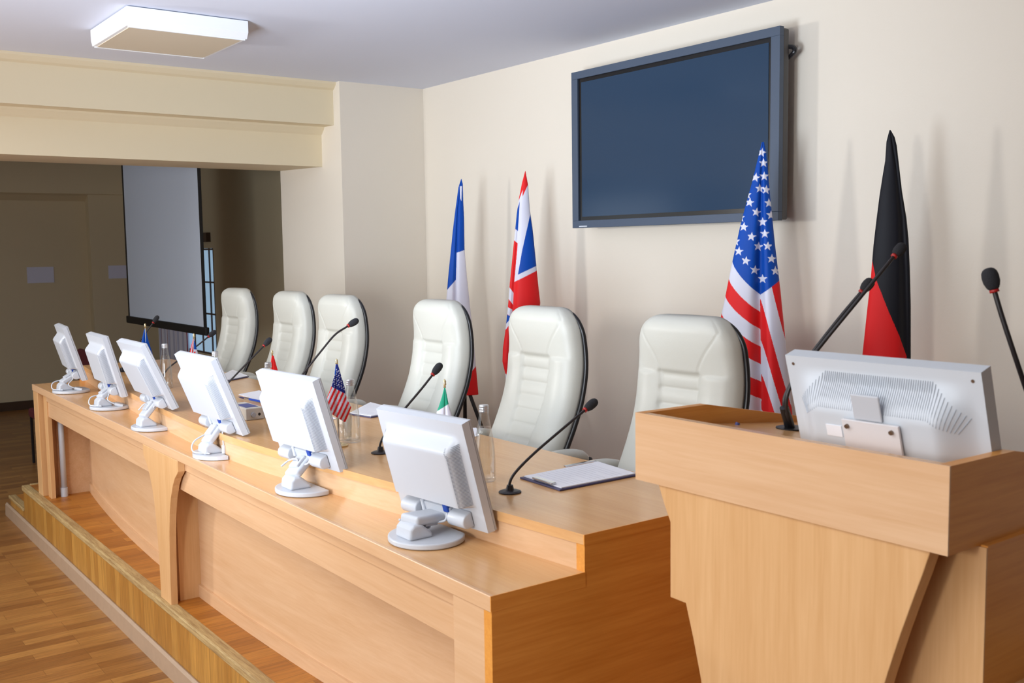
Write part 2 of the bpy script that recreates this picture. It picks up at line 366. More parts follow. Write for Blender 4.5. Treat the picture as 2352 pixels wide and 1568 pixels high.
for xa, xb in ((-L + 0.165, xm - 0.035), (xm + 0.035, -0.165)):
    bowed(xa, xb, 0, 0.0, 0.648, 0.018).build('bowed_panel', M['maple'], desk, smooth=False)
    bowed(xa, xb, -0.012, 0.0, 0.055, 0.014).build('plinth', M['maple'], desk)
MB().box(-L + 0.10, -L + 0.165, 0.09, 0.31, 0, 0.648).build('inner_panel', M['maple'], desk)
MB().box(xm - 0.035, xm + 0.035, 0.05, 0.20, 0, 0.648).build('centre_rib', M['maple_v'], desk)
# vase-shaped bracket board in front of the rib
hw = [(0.0, 0.068), (0.08, 0.069), (0.2, 0.074), (0.3, 0.083), (0.4, 0.100), (0.47, 0.124), (0.53, 0.158), (0.565, 0.188), (0.59, 0.222), (0.60, 0.232), (0.646, 0.232)]
bp = [(xm + w, z) for z, w in hw] + [(xm - w, z) for z, w in reversed(hw)]
MB().prism(bp, 'y', 0.0, 0.03).build('curved_bracket', M['maple_v'], desk, bevel=0.002)
cd_ = MB().tube([(-L + 0.205, 0.11, 0.0), (-L + 0.205, 0.11, 0.647)], 0.017, 14).build('cable_conduit', M['white'], desk, smooth=True)
MB().tube([(-L + 0.205, 0.11, 0.0), (-L + 0.205, 0.11, 0.055)], 0.021, 14).build('collar', M['white'], cd_)
MB().tube([(-L * 0.43, 0.30, 0.652), (-L * 0.43, 0.30, 0.6849)], 0.028, 20).build('cable_grommet', M['maple'], desk)

# ================================================================== MONITORS
ledge_z = 0.685
MON = [  # back top centre x, y, z, yaw, tilt, name of spot, hide cable?
    (-2.355, 1.428, 1.027, 5.5, 15.5, 'white flat monitor on the desk ledge nearest the lectern, its arm folded almost flat'),
    (-3.105, 1.375, 1.071, 4.0, 16.6, 'white flat monitor on the desk ledge in front of the small striped and starred flag'),
    (-3.875, 1.344, 1.076, 1.0, 21.4, 'white flat monitor right of the curved centre bracket, white cable standing beside its arm'),
    (-4.680, 1.337, 1.076, -0.8, 23.6, 'white flat monitor in front of the small blue flag with yellow stars'),
    (-5.455, 1.390, 1.063, -2.6, 14.7, 'second white flat monitor from the left end of the desk ledge'),
    (-6.260, 1.402, 1.067, -6.0, 16.4, 'white flat monitor at the far left end of the desk ledge, seen almost edge-on'),
]
MW, MH, MT = 0.385, 0.315, 0.03
def bulge(u, v):
    a = 1 - sst(0.138, 0.172, abs(u)); b = sst(0.036, 0.078, v); c = 1 - sst(0.236, 0.245, v)
    return 0.040 * a * b * c
def monitor(i, spec):
    x, y, z, yaw, tilt, label = spec; yaw = R(yaw); tilt = R(tilt)
    U = Vector((math.cos(yaw), math.sin(yaw), 0)); N = Vector((-math.sin(yaw), math.cos(yaw), 0))
    V = Vector((0, 0, -math.cos(tilt))) + N * math.sin(tilt); T = N * math.cos(tilt) + Vector((0, 0, math.sin(tilt)))
    P0 = Vector((x, y, z))
    def P(u, v, t): return P0 + U * u + V * v + T * t            # t < 0 is outwards from the back
    ty = tier_y(x); cy = 1.437 if ty < 1.47 else 1.443
    B = Vector((x + 0.012, cy + (0.012 if i > 3 else 0), ledge_z))
    t = thing('monitor', B, label, 'monitor', 'white monitors along the desk ledge')
    k = dict(parent=t, org=B)
    # base: disc with its rear cut straight where it meets the riser
    cut = min(0.088, ty - 0.004 - B.y); prof = []
    for a in range(64):
        an = 2 * math.pi * a / 64; prof.append((B.x + 0.112 * math.cos(an), min(B.y + 0.104 * math.sin(an), B.y + cut)))
    MB().prism(prof, 'z', B.z + 0.0005, B.z + 0.016).build('base', M['white'], bevel=0.004, **k)
    # pedestal wedge
    yb = B.y - 0.05
    pr = [(yb - 0.028, B.z + 0.015), (yb - 0.024, B.z + 0.045), (yb - 0.012, B.z + 0.058), (yb + 0.012, B.z + 0.058), (yb + 0.045, B.z + 0.03), (yb + 0.052, B.z + 0.015)]
    MB().prism(pr, 'x', B.x - 0.04, B.x + 0.04).build('pedestal', M['white'], bevel=0.010, segs=4, **k)
    # arm
    a0 = Vector((B.x, yb + 0.004, B.z + 0.064)); a1 = P(0, MH - 0.022, -0.012)
    d = (a1 - a0); ln = d.length; d.normalize(); s = Vector((1, 0, 0)); s = (s - d * s.dot(d)).normalized(); n = s.cross(d).normalized()
    arm = MB().obox((a0 + a1) / 2, s * 0.036, d * (ln / 2 + 0.012), n * 0.013)
    am = arm.build('arm', M['white'], bevel=0.009, segs=4, **k)
    nn = n if n.y < 0 else -n
    mid = a0 + d * ln * 0.55 + nn * 0.016
    MB().obox(mid, s * 0.024, d * 0.024, nn * 0.006).build('cable_clip', M['white'], parent=am, org=B, bevel=0.004)
    for q in (-0.026, -0.017, 0.017, 0.026): MB().obox(a0 + d * 0.022 + s * q + nn * 0.0128, s * 0.0011, d * 0.005, nn * 0.0008).build('arm_slot', M['greyplast'], parent=am, org=B)
    # housing: back surface with raised panel, closed to the front rim
    mb = MB(); nu, nv = 60, 50
    def hf(a, b):
        u = (a - 0.5) * MW; v = b * MH; return P(u, v, -bulge(u, v))
    mb.grid(hf, nu, nv)
    w = nu + 1; rim = [i for i in range(w)] + [j * w + nu for j in range(1, nv + 1)] + [nv * w + i for i in range(nu - 1, -1, -1)] + [j * w for j in range(nv - 1, 0, -1)]
    o = len(mb.v)
    for q in rim:
        a, b = (q % w) / nu, (q // w) / nv; mb.v.append(P((a - 0.5) * (MW + 0.006), b * (MH + 0.006) - 0.003, MT - 0.008))
    n_ = len(rim)
    mb.f += [(rim[q], rim[(q + 1) % n_], o + (q + 1) % n_, o + q) for q in range(n_)] + [tuple(range(o, o + n_))]
    hs = soft(mb.build('housing', M['white'], **k))
    for sx in (1, -1):
        g = MB()
        for q in range(46):
            v = 0.062 + q * 0.0038
            sh = 0.012 * max(0, 1 - q / 7.0)
            pts = [(0.142 - sh * 0.6, v + sh * 0.2), (0.153, v), (0.165, v - sh * 0.4)]
            g.tube([P(sx * uu, vv, -bulge(uu, vv) - 0.0004) for uu, vv in pts], 0.0009 if sx > 0 else 0.0005, 4)
        g.build('vent_grille', M['grille'], parent=hs, org=B)
    # front frame and dark panel (face the seats)
    MB().obox(P(0, MH / 2, MT - 0.003), U * (MW / 2 + 0.003), V * (MH / 2 + 0.003), T * 0.004).build('bezel', M['greyplast'], bevel=0.002, **k)
    MB().obox(P(0, MH / 2 - 0.008, MT + 0.0015), U * (MW / 2 - 0.02), V * (MH / 2 - 0.028), T * 0.0012).build('display', M['tvglass'], **k)
    # rounded hinge lugs and connector bay at the bottom edge
    for sx in (-1, 1):
        c0 = [(-0.001, -0.030)] + [(-0.016 - 0.021 * math.sin(math.pi * q / 8), -0.006 - 0.021 * math.cos(math.pi * q / 8)) for q in range(9)] + [(-0.001, 0.015)]
        lug = MB(); ua, ub = sx * 0.070, sx * 0.142
        vs = [P(ua, MH - 0.026 + vv, tt) for tt, vv in c0] + [P(ub, MH - 0.026 + vv, tt) for tt, vv in c0]; m_ = len(c0)
        lug.add(vs, [tuple(range(m_)), tuple(range(m_, 2 * m_))] + [(q, (q + 1) % m_, m_ + (q + 1) % m_, m_ + q) for q in range(m_)])
        soft(lug.build('hinge_lug', M['white'], bevel=0.004, segs=3, **k))
    MB().obox(P(0, MH - 0.04, -0.008), U * 0.066, V * 0.018, T * 0.008).build('hinge_bar', M['white'], bevel=0.005, **k)
    MB().obox(P(0.052, 0.257, -0.014), U * 0.011, V * 0.014, T * 0.007).build('video_plug', M['blue'], bevel=0.003, **k)
    pw = P(-0.055, 0.252, -0.014)
    MB().tube([pw, P(-0.05, 0.285, -0.02)], [0.007, 0.005], 10).build('power_plug', M['cable'], **k)
    p1 = P(0.052, 0.275, -0.016)
    if i in (0, 1):
        path = bez([p1, P(0.05, 0.292, -0.03), P(0.015, 0.296, -0.05), mid + nn * 0.012 + s * 0.01, mid + nn * 0.01 - s * 0.035, a0 + nn * 0.02 - s * 0.05 + Vector((0, 0, 0.01))])
    elif i == 2:
        path = bez([p1, P(0.054, 0.30, -0.022), Vector((B.x + 0.065, B.y - 0.01, B.z + 0.05)), Vector((B.x + 0.068, B.y - 0.012, B.z + 0.02))])
        MB().tube([(B.x + 0.067, B.y - 0.011, B.z + 0.018), (B.x + 0.066, B.y - 0.010, B.z + 0.05)], 0.0075, 12).build('ferrite_core', M['cable'], **k)
    elif i == 3:
        path = bez([p1, P(0.05, 0.295, -0.03), P(0.02, 0.31, -0.045), mid + nn * 0.014, mid - d * 0.04 + nn * 0.02])
    else:
        e = Vector((B.x + 0.075, B.y + 0.01, B.z + 0.022))
        path = bez([p1, P(0.05, 0.305, -0.03), Vector((B.x + 0.06, B.y - 0.03, B.z + 0.05)), e])
        MB().tube([e + Vector((-0.004, -0.01, 0.006)), e + Vector((0.012, 0.025, -0.004))], 0.008, 10).build('ferrite_core', M['cable'], **k)
    MB().tube(path, 0.0032, 8).build('cable', M['cable'], smooth=True, **k)
    if i in (2, 4, 5):
        pp = bez([P(-0.05, 0.285, -0.02), P(-0.045, 0.31, -0.03), Vector((B.x - 0.045, yb - 0.035, B.z + 0.06)), Vector((B.x - 0.02, yb - 0.05, B.z + 0.024)), Vector((B.x + 0.05, B.y - 0.06, B.z + 0.021))])
        MB().tube(pp, 0.003, 8).build('cable', M['cable'], smooth=True, **k)
    return t
for i, sp in enumerate(MON): monitor(i, sp)

# ================================================================== CHAIRS
def chair_back_y(z):       # profile of the back (0 at its rearmost)
    pts = [(0.42, -0.26), (0.55, -0.195), (0.65, -0.140), (0.73, -0.098), (0.84, -0.045), (0.93, -0.016), (1.05, 0.0), (1.15, -0.004), (1.25, -0.02)]
    for (a, ya), (b, yb) in zip(pts, pts[1:]):
        if z <= b: t = (z - a) / (b - a); return ya + (yb - ya) * t
    return pts[-1][1]
def smooth_y(z): return sum(chair_back_y(z + d) for d in (-0.06, -0.03, 0, 0.03, 0.06)) / 5
ZB0, ZB1 = 0.44, 1.247
def half_w(z):
    w = 0.224 - 0.012 * sst(1.0, 1.2, z)
    top = ZB1 - z; r = 0.105
    if top < r: w = w - r + math.sqrt(max(0, r * r - (r - top) ** 2)) * 1.0
    return w
def groove(d, w): return math.exp(-(d / w) ** 2)
def cushion(q, z):         # forward offset of the padded front surface; q = |u| / half width
    zt = 1.055; edge = max(0.0, 1 - q ** 7) ** 0.5
    cu = 0.385 - 0.06 * sst(1.0, 0.6, z)
    hq = 0.37 + 0.50 * max(0.0, min(1, (z - zt) / 0.145)) ** 1.5
    low = 1 - sst(zt - 0.012, zt + 0.004, z); panel = (1 - sst(cu - 0.05, cu + 0.05, q)) * low * sst(0.52, 0.60, z)
    k = (zt - z) / 0.054
    f = 0.056 + 0.012 * math.sin(math.pi * min(1, max(0, (q - cu) / (1 - cu)))) * low
    f += panel * (-0.013 + 0.0065 * abs(math.sin(math.pi * k)) ** 0.55)
    f += (1 - low) * (1 - q * q) * 0.010 * math.sin(math.pi * min(1, max(0, (z - zt) / 0.19))) + (1 - low) * 0.004
    if z > zt: f -= 0.0035 * groove(q - hq, 0.018)
    if q < cu + 0.03: f -= 0.006 * groove(z - zt, 0.006)
    return f * edge
def make_chair(label):
    t = thing('office_chair', (0, 0, 0), label, 'chair', 'cream leather chairs behind the desk')
    nu, nv = 84, 150; mb = MB()
    def fr(a, b):
        z = ZB0 + (ZB1 - ZB0) * (1 - (1 - b) ** 1.25); u = 2 * a - 1; w = half_w(z); q = abs(u)
        tp = max(0, 1 - (1 - min(1, (ZB1 - z) / 0.055)) ** 2.2) ** 0.5
        return (u * w, smooth_y(z) - 0.028 - cushion(q, z) * (0.12 + 0.88 * tp), z)
    mb.grid(fr, nu, nv)
    o = len(mb.v); w_ = nu + 1
    def bk(a, b):
        z = ZB0 + (ZB1 - ZB0) * (1 - (1 - b) ** 1.25); u = 2 * a - 1; return (u * half_w(z), smooth_y(z) - 0.012 * u * u, z)
    mb.grid(bk, nu, nv)
    for j in range(nv):
        for c in (0, nu): mb.f.append((j * w_ + c, (j + 1) * w_ + c, o + (j + 1) * w_ + c, o + j * w_ + c))
    for i in range(nu):
        for j in (0, nv): mb.f.append((j * w_ + i, j * w_ + i + 1, o + j * w_ + i + 1, o + j * w_ + i))
    back = mb.build('backrest', M['leather'], t, smooth=True)
    # dark shell edge: band round the back outline
    zs = [ZB0 + (ZB1 - ZB0) * (1 - (1 - j / 60) ** 1.6) for j in range(61)]
    path = [(half_w(z) + 0.0065, smooth_y(z) - 0.013, ZB0 + (z - ZB0) * 0.982) for z in zs] + [(-half_w(z) - 0.0065, smooth_y(z) - 0.013, ZB0 + (z - ZB0) * 0.982) for z in reversed(zs)]
    MB().tube(path, 0.0095, 8).build('shell_edge', M['black'], t, smooth=True)
    sh = MB()
    sh.grid(lambda a, b: ((2 * a - 1) * half_w(ZB0 + (ZB1 - ZB0) * b) * 0.985, smooth_y(ZB0 + (ZB1 - ZB0) * b) + 0.014 - 0.016 * (2 * a - 1) ** 2, ZB0 + (ZB1 - ZB0) * b * 0.962), 20, 40)
    sh.build('back_shell', M['black'], t, smooth=True)
    MB().box(-0.24, 0.24, -0.72, -0.22, 0.40, 0.50).build('seat', M['leather'], t, bevel=0.035, segs=4)
    for sx in (-1, 1):
        pad = bez([(sx * 0.285, -0.07, 0.672), (sx * 0.288, -0.11, 0.692), (sx * 0.292, -0.2, 0.70), (sx * 0.292, -0.33, 0.692), (sx * 0.288, -0.43, 0.668)], 8)
        n = len(pad); pm = MB().tube(pad, [0.017 + 0.014 * math.sin(math.pi * k / (n - 1)) ** 0.5 for k in range(n)], 14)
        pd = pm.build('armrest', M['leather'], t, smooth=True)
        fr_ = bez([(sx * 0.285, -0.045, 0.672), (sx * 0.287, -0.10, 0.668), (sx * 0.292, -0.2, 0.672), (sx * 0.29, -0.36, 0.662), (sx * 0.285, -0.46, 0.62), (sx * 0.27, -0.46, 0.52), (sx * 0.245, -0.40, 0.45)], 8)
        MB().tube(fr_, 0.013, 10).build('arm_frame', M['black'], pd, smooth=True)
    MB().tube([(0, -0.45, 0.07), (0, -0.45, 0.40)], 0.028, 14).build('gas_column', M['black'], t, smooth=True)
    for a in range(5):
        an = 2 * math.pi * a / 5 + 0.3; c, s_ = math.cos(an), math.sin(an)
        lg = MB().tube([(0.02 * c, -0.45 + 0.02 * s_, 0.105), (0.26 * c, -0.45 + 0.26 * s_, 0.075)], [0.026, 0.016], 8).build('leg', M['black'], t)
        MB().tube([(0.25 * c - 0.02 * s_, -0.45 + 0.25 * s_ + 0.02 * c, 0.03), (0.25 * c + 0.02 * s_, -0.45 + 0.25 * s_ - 0.02 * c, 0.03)], 0.028, 12).build('caster', M['black'], lg)
    return t
def copy_tree(o, parent=None):
    c = o.copy(); COL.objects.link(c)
    if parent: c.parent = parent
    for ch in list(o.children): copy_tree(ch, c)
    return c
CH = [(-2.385, 2.56, 2, 'cream leather high-back chair partly behind the lectern'),
      (-3.175, 2.57, -1, 'cream leather high-back chair in front of the union-cross flag'),
      (-3.985, 2.60, -2, 'cream leather high-back chair in front of the blue, white and red flag'),
      (-4.905, 2.56, 1, 'cream leather high-back chair before the wall pillar, behind the tall bent microphone'),
      (-5.60, 2.60, 0, 'cream leather high-back chair behind the small red flag, second from the left'),
      (-6.435, 2.60, 1, 'cream leather high-back chair at the far left, before the dark opening')]
c0 = make_chair(CH[0][3])
for i, (x, y, rz, lb) in enumerate(CH):
    c = c0 if i == 0 else copy_tree(c0)
    c.location = (x, y, 0); c.rotation_euler = (0, 0, R(rz)); c['label'] = lb

# ================================================================== GOOSENECK MICROPHONES
def microphone(path, label, group, base=True, rr=0.0042, cat='microphone', hr=0.0145, hl=0.05):
    path = [Vector(p) for p in path]; B = path[0].copy()
    t = thing('gooseneck_microphone', B, label, cat, group); k = dict(parent=t, org=B)
    if base:
        MB().lathe([(0.0, 0.0), (0.033, 0.0005), (0.033, 0.003), (0.026, 0.006), (0.012, 0.008), (0.009, 0.022), (0.0, 0.023)], B, 28).build('base_plate', M['mic'], smooth=False, **k)
    p = bez(path, 12); n = len(p)
    MB().tube(p, [rr * (1.35 if j < n * 0.12 else 1.0) for j in range(n)], 10).build('gooseneck', M['mic'], smooth=True, **k)
    d = (p[-1] - p[-4]).normalized(); e = p[-1]
    MB().tube([e - d * 0.003, e + d * 0.003], hr * 0.56, 14).build('light_ring', M['red'], smooth=True, **k)
    h = [e + d * (0.003 + hl * a) for a in (0, 0.05, 0.15, 0.35, 0.6, 0.8, 0.92, 0.98, 1)]
    MB().tube(h, [hr * q for q in (0.5, 0.66, 0.8, 0.97, 1.0, 0.9, 0.68, 0.42, 0.12)], 16).build('windscreen', M['foam'], smooth=True, **k)
    return t
GM = 'gooseneck microphones on the desk'
def mic_px(X, base, pts, label):
    b = Vector(base); microphone([b] + [at_x(px, py, X) for px, py in pts], label, GM)
mic_px(-2.32, (-2.32, 1.714, 0.7782), [(1171, 1108), (1186, 1082), (1230, 1038), (1300, 978), (1344, 941)], 'black gooseneck microphone on the worktop right of the glass bottle, nearest the lectern')
mic_px(-3.07, (-3.07, 1.712, 0.7782), [(874, 1018), (892, 985), (930, 938), (968, 893), (994, 860)], 'black gooseneck microphone leaning behind the monitor nearest the lectern')
mic_px(-3.83, (-3.83, 1.70, 0.7782), [(655, 930), (668, 892), (697, 857), (740, 803), (770, 768), (800, 748)], 'black gooseneck microphone with sharply bent neck, its head before the pillar')
mic_px(-4.66, (-4.66, 1.70, 0.7782), [(500, 915), (508, 897), (527, 876), (575, 826), (606, 794)], 'black gooseneck microphone leaning straight between the two chairs at the left')
mic_px(-5.53, (-5.53, 1.745, 0.7782), [(375, 863), (386, 846), (407, 829), (445, 800), (479, 773)], 'black gooseneck microphone curving up behind the bottle beside the blue flag')
mic_px(-6.26, (-6.26, 1.745, 0.7782), [(283, 838), (292, 820), (312, 795), (335, 764), (352, 741)], 'black gooseneck microphone behind the blue starred flag, its head against the projection screen')

# ================================================================== BOTTLES AND GLASSES
def bottle(x, y, label, h=0.237):
    B = Vector((x, y, 0.7785)); t = thing('glass_bottle', B, label, 'bottle', 'clear glass bottles of water on the worktop'); k = dict(parent=t, org=B); s = h / 0.237
    out = [(0.0, 0.0), (0.030, 0.0), (0.033, 0.004), (0.0335, 0.03), (0.0325, 0.075), (0.0305, 0.105), (0.026, 0.14), (0.019, 0.175), (0.0145, 0.20), (0.0135, 0.215), (0.0135, 0.222)]
    MB().lathe([(r, z * s) for r, z in out], B, 28).build('glass', M['glassclear'], smooth=True, **k)
    wt = [(0.0, 0.008), (0.027, 0.009), (0.0305, 0.014), (0.031, 0.03), (0.030, 0.075), (0.028, 0.105), (0.024, 0.14), (0.0185, 0.166), (0.0, 0.1662)]
    MB().lathe([(r, z * s) for r, z in wt], B, 28).build('water', M['water'], smooth=True, **k)
    MB().lathe([(0.0, 0.21), (0.0148, 0.21), (0.0152, 0.214), (0.0146, 0.217), (0.0152, 0.221), (0.0146, 0.225), (0.0150, 0.2285), (0.0135, 0.2325), (0.0, 0.2325)], B, 24).build('cap', M['cap'], **k)
    return t
bottle(-2.487, 1.744, 'clear glass water bottle beside the monitor nearest the lectern')
bottle(-3.319, 1.732, 'clear glass water bottle beside the small striped and starred flag')
bottle(-4.075, 1.74, 'clear glass water bottle with only its neck showing, left of the small red flag')
bottle(-4.72, 1.75, 'clear glass water bottle showing its neck right of the small union-cross flag')
bottle(-5.32, 1.705, 'clear glass water bottle standing right of the small blue starred flag', 0.245)
def tumbler(p, label):
    t = thing('drinking_glass', p, label, 'glass'); 
    pr = [(0.0, 0.0), (0.024, 0.0), (0.026, 0.004), (0.029, 0.095), (0.0275, 0.095), (0.0245, 0.012), (0.0, 0.012)]
    MB().lathe(pr, p, 28).build('glass_wall', M['glassclear'], t, smooth=True, org=p)
g1 = at_z(781, 1012, 0.7785); tumbler(Vector((g1.x, g1.y + 0.02, 0.7785)), 'empty drinking glass just left of the bottle by the small striped flag')

# ================================================================== CLOTH FLAGS
def inpoly(x, y, P):
    c = False; n = len(P); j = n - 1
    for i in range(n):
        xi, yi = P[i]; xj, yj = P[j]
        if (yi > y) != (yj > y) and x < (xj - xi) * (y - yi) / (yj - yi) + xi: c = not c
        j = i
    return c
def interp(tab, y):
    if y <= tab[0][1]: return tab[0][0]
    for (xa, ya), (xb, yb) in zip(tab, tab[1:]):
        if y <= yb: return xa + (xb - xa) * (y - ya) / (yb - ya)
    return tab[-1][0]
def star(cx, cy, r, rot=0.0):
    return [(cx + (r if k % 2 == 0 else r * 0.42) * math.sin(rot + k * math.pi / 5), cy - (r if k % 2 == 0 else r * 0.42) * math.cos(rot + k * math.pi / 5)) for k in range(10)]
def cloth(left, right, fold, ytop, ybot, plane, colf, depth=0.5, valley=0.55, nf=110, nr=240, nb=16, ripple=0.0):
    """closed hanging cloth tube: front with a valley fold, back plain; colours follow the cloth's own pattern"""
    mb = MB(); cols = []; n = nf + nb
    c0 = at_y((left[0][0] + right[0][0]) / 2, ytop, plane); dv = Vector((c0.x, c0.y, 0)).normalized()     # the bundle hangs broadside to the audience at the right
    def hit(px, py):
        d = ray(px, py); return EYE + d * ((c0 - EYE).dot(dv) / d.dot(dv))
    for j in range(nr + 1):
        py = ytop + (ybot - ytop) * j / nr
        xl, xr = interp(left, py), interp(right, py); xf = interp(fold, py); sf = (xf - xl) / max(1e-3, xr - xl)
        A = hit(xl, py); Bp = hit(xr, py); w = (Bp - A).length
        for q in range(nf):
            s = q / (nf - 1); px = xl + (xr - xl) * s
            p = A.lerp(Bp, s); env = math.sqrt(max(0, 1 - (2 * s - 1) ** 2))
            v = 1 - valley * math.exp(-((s - sf) / 0.10) ** 2) + ripple * math.sin(s * 15 + py * 0.004)
            mb.v.append(p - dv * (depth * w * 0.5 * env * v + 0.004)); cols.append(colf(px, py, s, sf))
        for q in range(nb):
            s = 1 - (q + 1) / (nb + 1); px = xl + (xr - xl) * s
            p = A.lerp(Bp, s); env = math.sqrt(max(0, 1 - (2 * s - 1) ** 2))
            mb.v.append(p + dv * (depth * w * 0.4 * env)); cols.append(colf(px, py, s, sf))
    for j in range(nr):
        for q in range(n):
            q2 = (q + 1) % n; mb.f.append((j * n + q, j * n + q2, (j + 1) * n + q2, (j + 1) * n + q))
    mb.f += [tuple(range(n)), tuple(range(nr * n, (nr + 1) * n))]
    return mb, cols
BL, WH, RD = lin((8, 74, 172)), lin((222, 222, 236)), lin((230, 36, 38))
BK, YE, NV, GR = lin((26, 27, 34)), lin((238, 200, 40)), lin((30, 40, 120)), lin((34, 150, 118))
FY = 3.70
def big_flag(label, left, right, fold, ytop, ybot, colf, base_x, **kw):
    tip = at_y(left[0][0], ytop, FY)
    B = Vector((base_x if base_x is not None else tip.x, FY, 0.0))
    t = thing('flag_on_stand', B, label, 'flag', 'cloth flags on floor stands by the back wall'); k = dict(parent=t, org=B)
    mb, cols = cloth(left, right, fold, ytop, ybot, FY, colf, **kw)
    mb.build('flag_cloth', M['flag'], smooth=True, colors=cols, **k)
    MB().tube([B + Vector((0, 0, 0.02)), Vector((tip.x, FY, tip.z - 0.14))], 0.010, 10).build('pole', M['pole'], **k)
    for a in range(3):
        an = R(20 + 120 * a); MB().tube([B + Vector((0, 0, 0.62)), B + Vector((0.30 * math.cos(an), 0.26 * math.sin(an) if math.sin(an) < 0 else 0.22 * math.sin(an), 0.012))], 0.012, 8).build('stand_leg', M['pole'], **k)
    return t
# blue-white-red vertical tricolour, gathered
def fr_col(px, py, s, sf):
    yb = 574 + (1067 - px) * 0.35 if s > sf else 640 + (1049 - px) * 1.15
    if inpoly(px, py, [(1056, 428), (1061, 428), (1060, 462), (1057, 456)]): return WH
    if py < yb: return BL
    yr = 838 + (1095 - px) * 1.1 if s > sf else 930
    return WH if py < yr else RD
big_flag('gathered blue, white and red vertical tricolour flag standing in the corner',
         [(1059, 411), (1053, 430), (1046, 480), (1040, 530), (1034, 590), (1029, 640), (1024, 700), (1019, 760), (1015, 850), (1022, 905)],
         [(1060, 411), (1063, 422), (1064, 460), (1066, 500), (1067, 570), (1073, 640), (1080, 705), (1088, 780), (1094, 850), (1099, 905)],
         [(1060, 411), (1052, 480), (1049, 570), (1047, 650), (1047, 905)], 411, 905, fr_col, None, nf=150, nr=400)
# union-cross flag
def C(pts): return [(950 + x / 2.6125, 360 + y / 2.6125) for x, y in pts]
UKW = [C([(690, 160), (720, 380), (745, 660), (740, 682), (604, 750), (622, 560), (640, 270)]), C([(655, 200), (652, 270), (636, 447), (626, 520), (598, 497), (612, 430), (628, 270)]),
       C([(570, 775), (600, 815), (597, 885), (565, 845)]), C([(555, 895), (593, 915), (591, 985), (545, 1045), (545, 1000), (590, 960), (548, 935)]), C([(625, 970), (668, 943), (652, 1045)]),
       C([(540, 1290), (568, 1310), (585, 1425), (540, 1460)])]
UKB = [C([(700, 345), (745, 650), (626, 706), (652, 560)]), C([(637, 270), (626, 446), (605, 428), (620, 320)]), C([(545, 938), (591, 959), (545, 1012)]), C([(540, 1440), (575, 1425), (560, 1500), (540, 1500)])]
def uk_col(px, py, s, sf):
    for P in UKB:
        if inpoly(px, py, P): return BL
    for P in UKW:
        if inpoly(px, py, P): return WH
    return RD
big_flag('gathered red, white and blue union-cross flag between two chairs against the cream wall',
         [(1206, 393), (1199, 420), (1192, 455), (1187, 490), (1183, 530), (1180, 560), (1175, 610), (1171, 650), (1168, 690), (1164, 730), (1160, 765), (1155, 800), (1154, 830), (1160, 855), (1163, 885), (1163, 930)],
         [(1207, 393), (1213, 425), (1217, 480), (1223, 520), (1231, 600), (1236, 650), (1241, 695), (1238, 720), (1232, 800), (1226, 930)],
         [(1206, 393), (1196, 440), (1190, 520), (1182, 640), (1176, 760), (1172, 930)], 393, 930, uk_col, None, nf=170, nr=420)
# stars and stripes
def Cu(pts): return [(1550 + x / 2.24, 280 + y / 2.24) for x, y in pts]
STARS = [star(*Cu([p])[0], 11.2, r) for p, r in [((447, 158), .2), ((456, 212), 0), ((415, 287), .2), ((460, 281), 0), ((385, 415), .15), ((470, 350), .1), ((420, 465), .2), ((355, 540), .1), ((484, 418), 0), ((395, 590), .15),
         ((463, 575), 0), ((452, 515), 0), ((430, 640), .15), ((330, 665), .1), ((478, 638), .1), ((367, 713), .15), ((498, 703), .1), ((413, 760), .15), ((517, 765), 0), ((452, 806), 0), ((437, 343), 0), ((338, 492), 0), ((372, 375), 0), ((312, 615), 0), ((495, 480), 0)]]
def us_col(px, py, s, sf):
    x, y = (px - 1550) * 2.24, (py - 280) * 2.24
    if s < sf:
        k = s / max(sf, 1e-3); bend = 170 * k ** 0.8
        t = y - bend
        if t < 715:
            for P in STARS:
                if abs(px - P[0][0]) < 14 and abs(py - P[0][1] - 8) < 22 and inpoly(px, py, P): return WH
            return BL
        return WH if int((t - 715) // 89) % 2 == 0 else RD
    k = (s - sf) / max(1e-3, 1 - sf)
    if y < 888 - 72 * k:
        for P in STARS:
            if abs(px - P[0][0]) < 14 and abs(py - P[0][1] - 8) < 22 and inpoly(px, py, P): return WH
        return BL
    t = y - 560 * k ** 1.25
    if t < 560: return RD
    b = [905, 1120, 1290, 1470, 1650]
    return (WH, RD, WH, RD, WH, RD)[sum(1 for q in b if t > q)]
big_flag('gathered flag with white stars and red stripes standing in front of the wall screen',
         [(1750, 326), (1738, 375), (1727, 420), (1713, 470), (1700, 520), (1690, 565), (1680, 610), (1670, 660), (1662, 700), (1654, 735), (1647, 790), (1640, 850), (1632, 960)],
         [(1755, 326), (1760, 350), (1765, 400), (1769, 450), (1774, 500), (1780, 560), (1786, 610), (1793, 670), (1799, 730), (1806, 800), (1813, 880), (1821, 960)],
         [(1752, 326), (1749, 420), (1747, 560), (1746, 680), (1748, 800), (1750, 960)], 326, 960, us_col, None, valley=0.6, nf=190, nr=400)
# black-red-gold
def de_col(px, py, s, sf):
    if inpoly(px, py, [(1990, 585), (2003, 595), (2012, 640), (2040, 710), (2066, 770), (2082, 815), (2085, 905), (1950, 905)]): return RD
    return BK if py < 905 or px > 2083 else YE
big_flag('gathered black and red flag at the right, behind the lectern microphones',
         [(2043, 299), (2036, 325), (2033, 370), (2027, 405), (2020, 450), (2013, 505), (2006, 565), (2000, 640), (1993, 700), (1986, 765), (1980, 822), (1972, 960)],
         [(2046, 299), (2055, 315), (2060, 335), (2065, 380), (2072, 440), (2082, 500), (2087, 550), (2090, 620), (2092, 700), (2092, 822), (2091, 960)],
         [(2045, 299), (2058, 380), (2072, 500), (2078, 620), (2082, 822), (2084, 960)], 299, 960, de_col, None, valley=0.5)

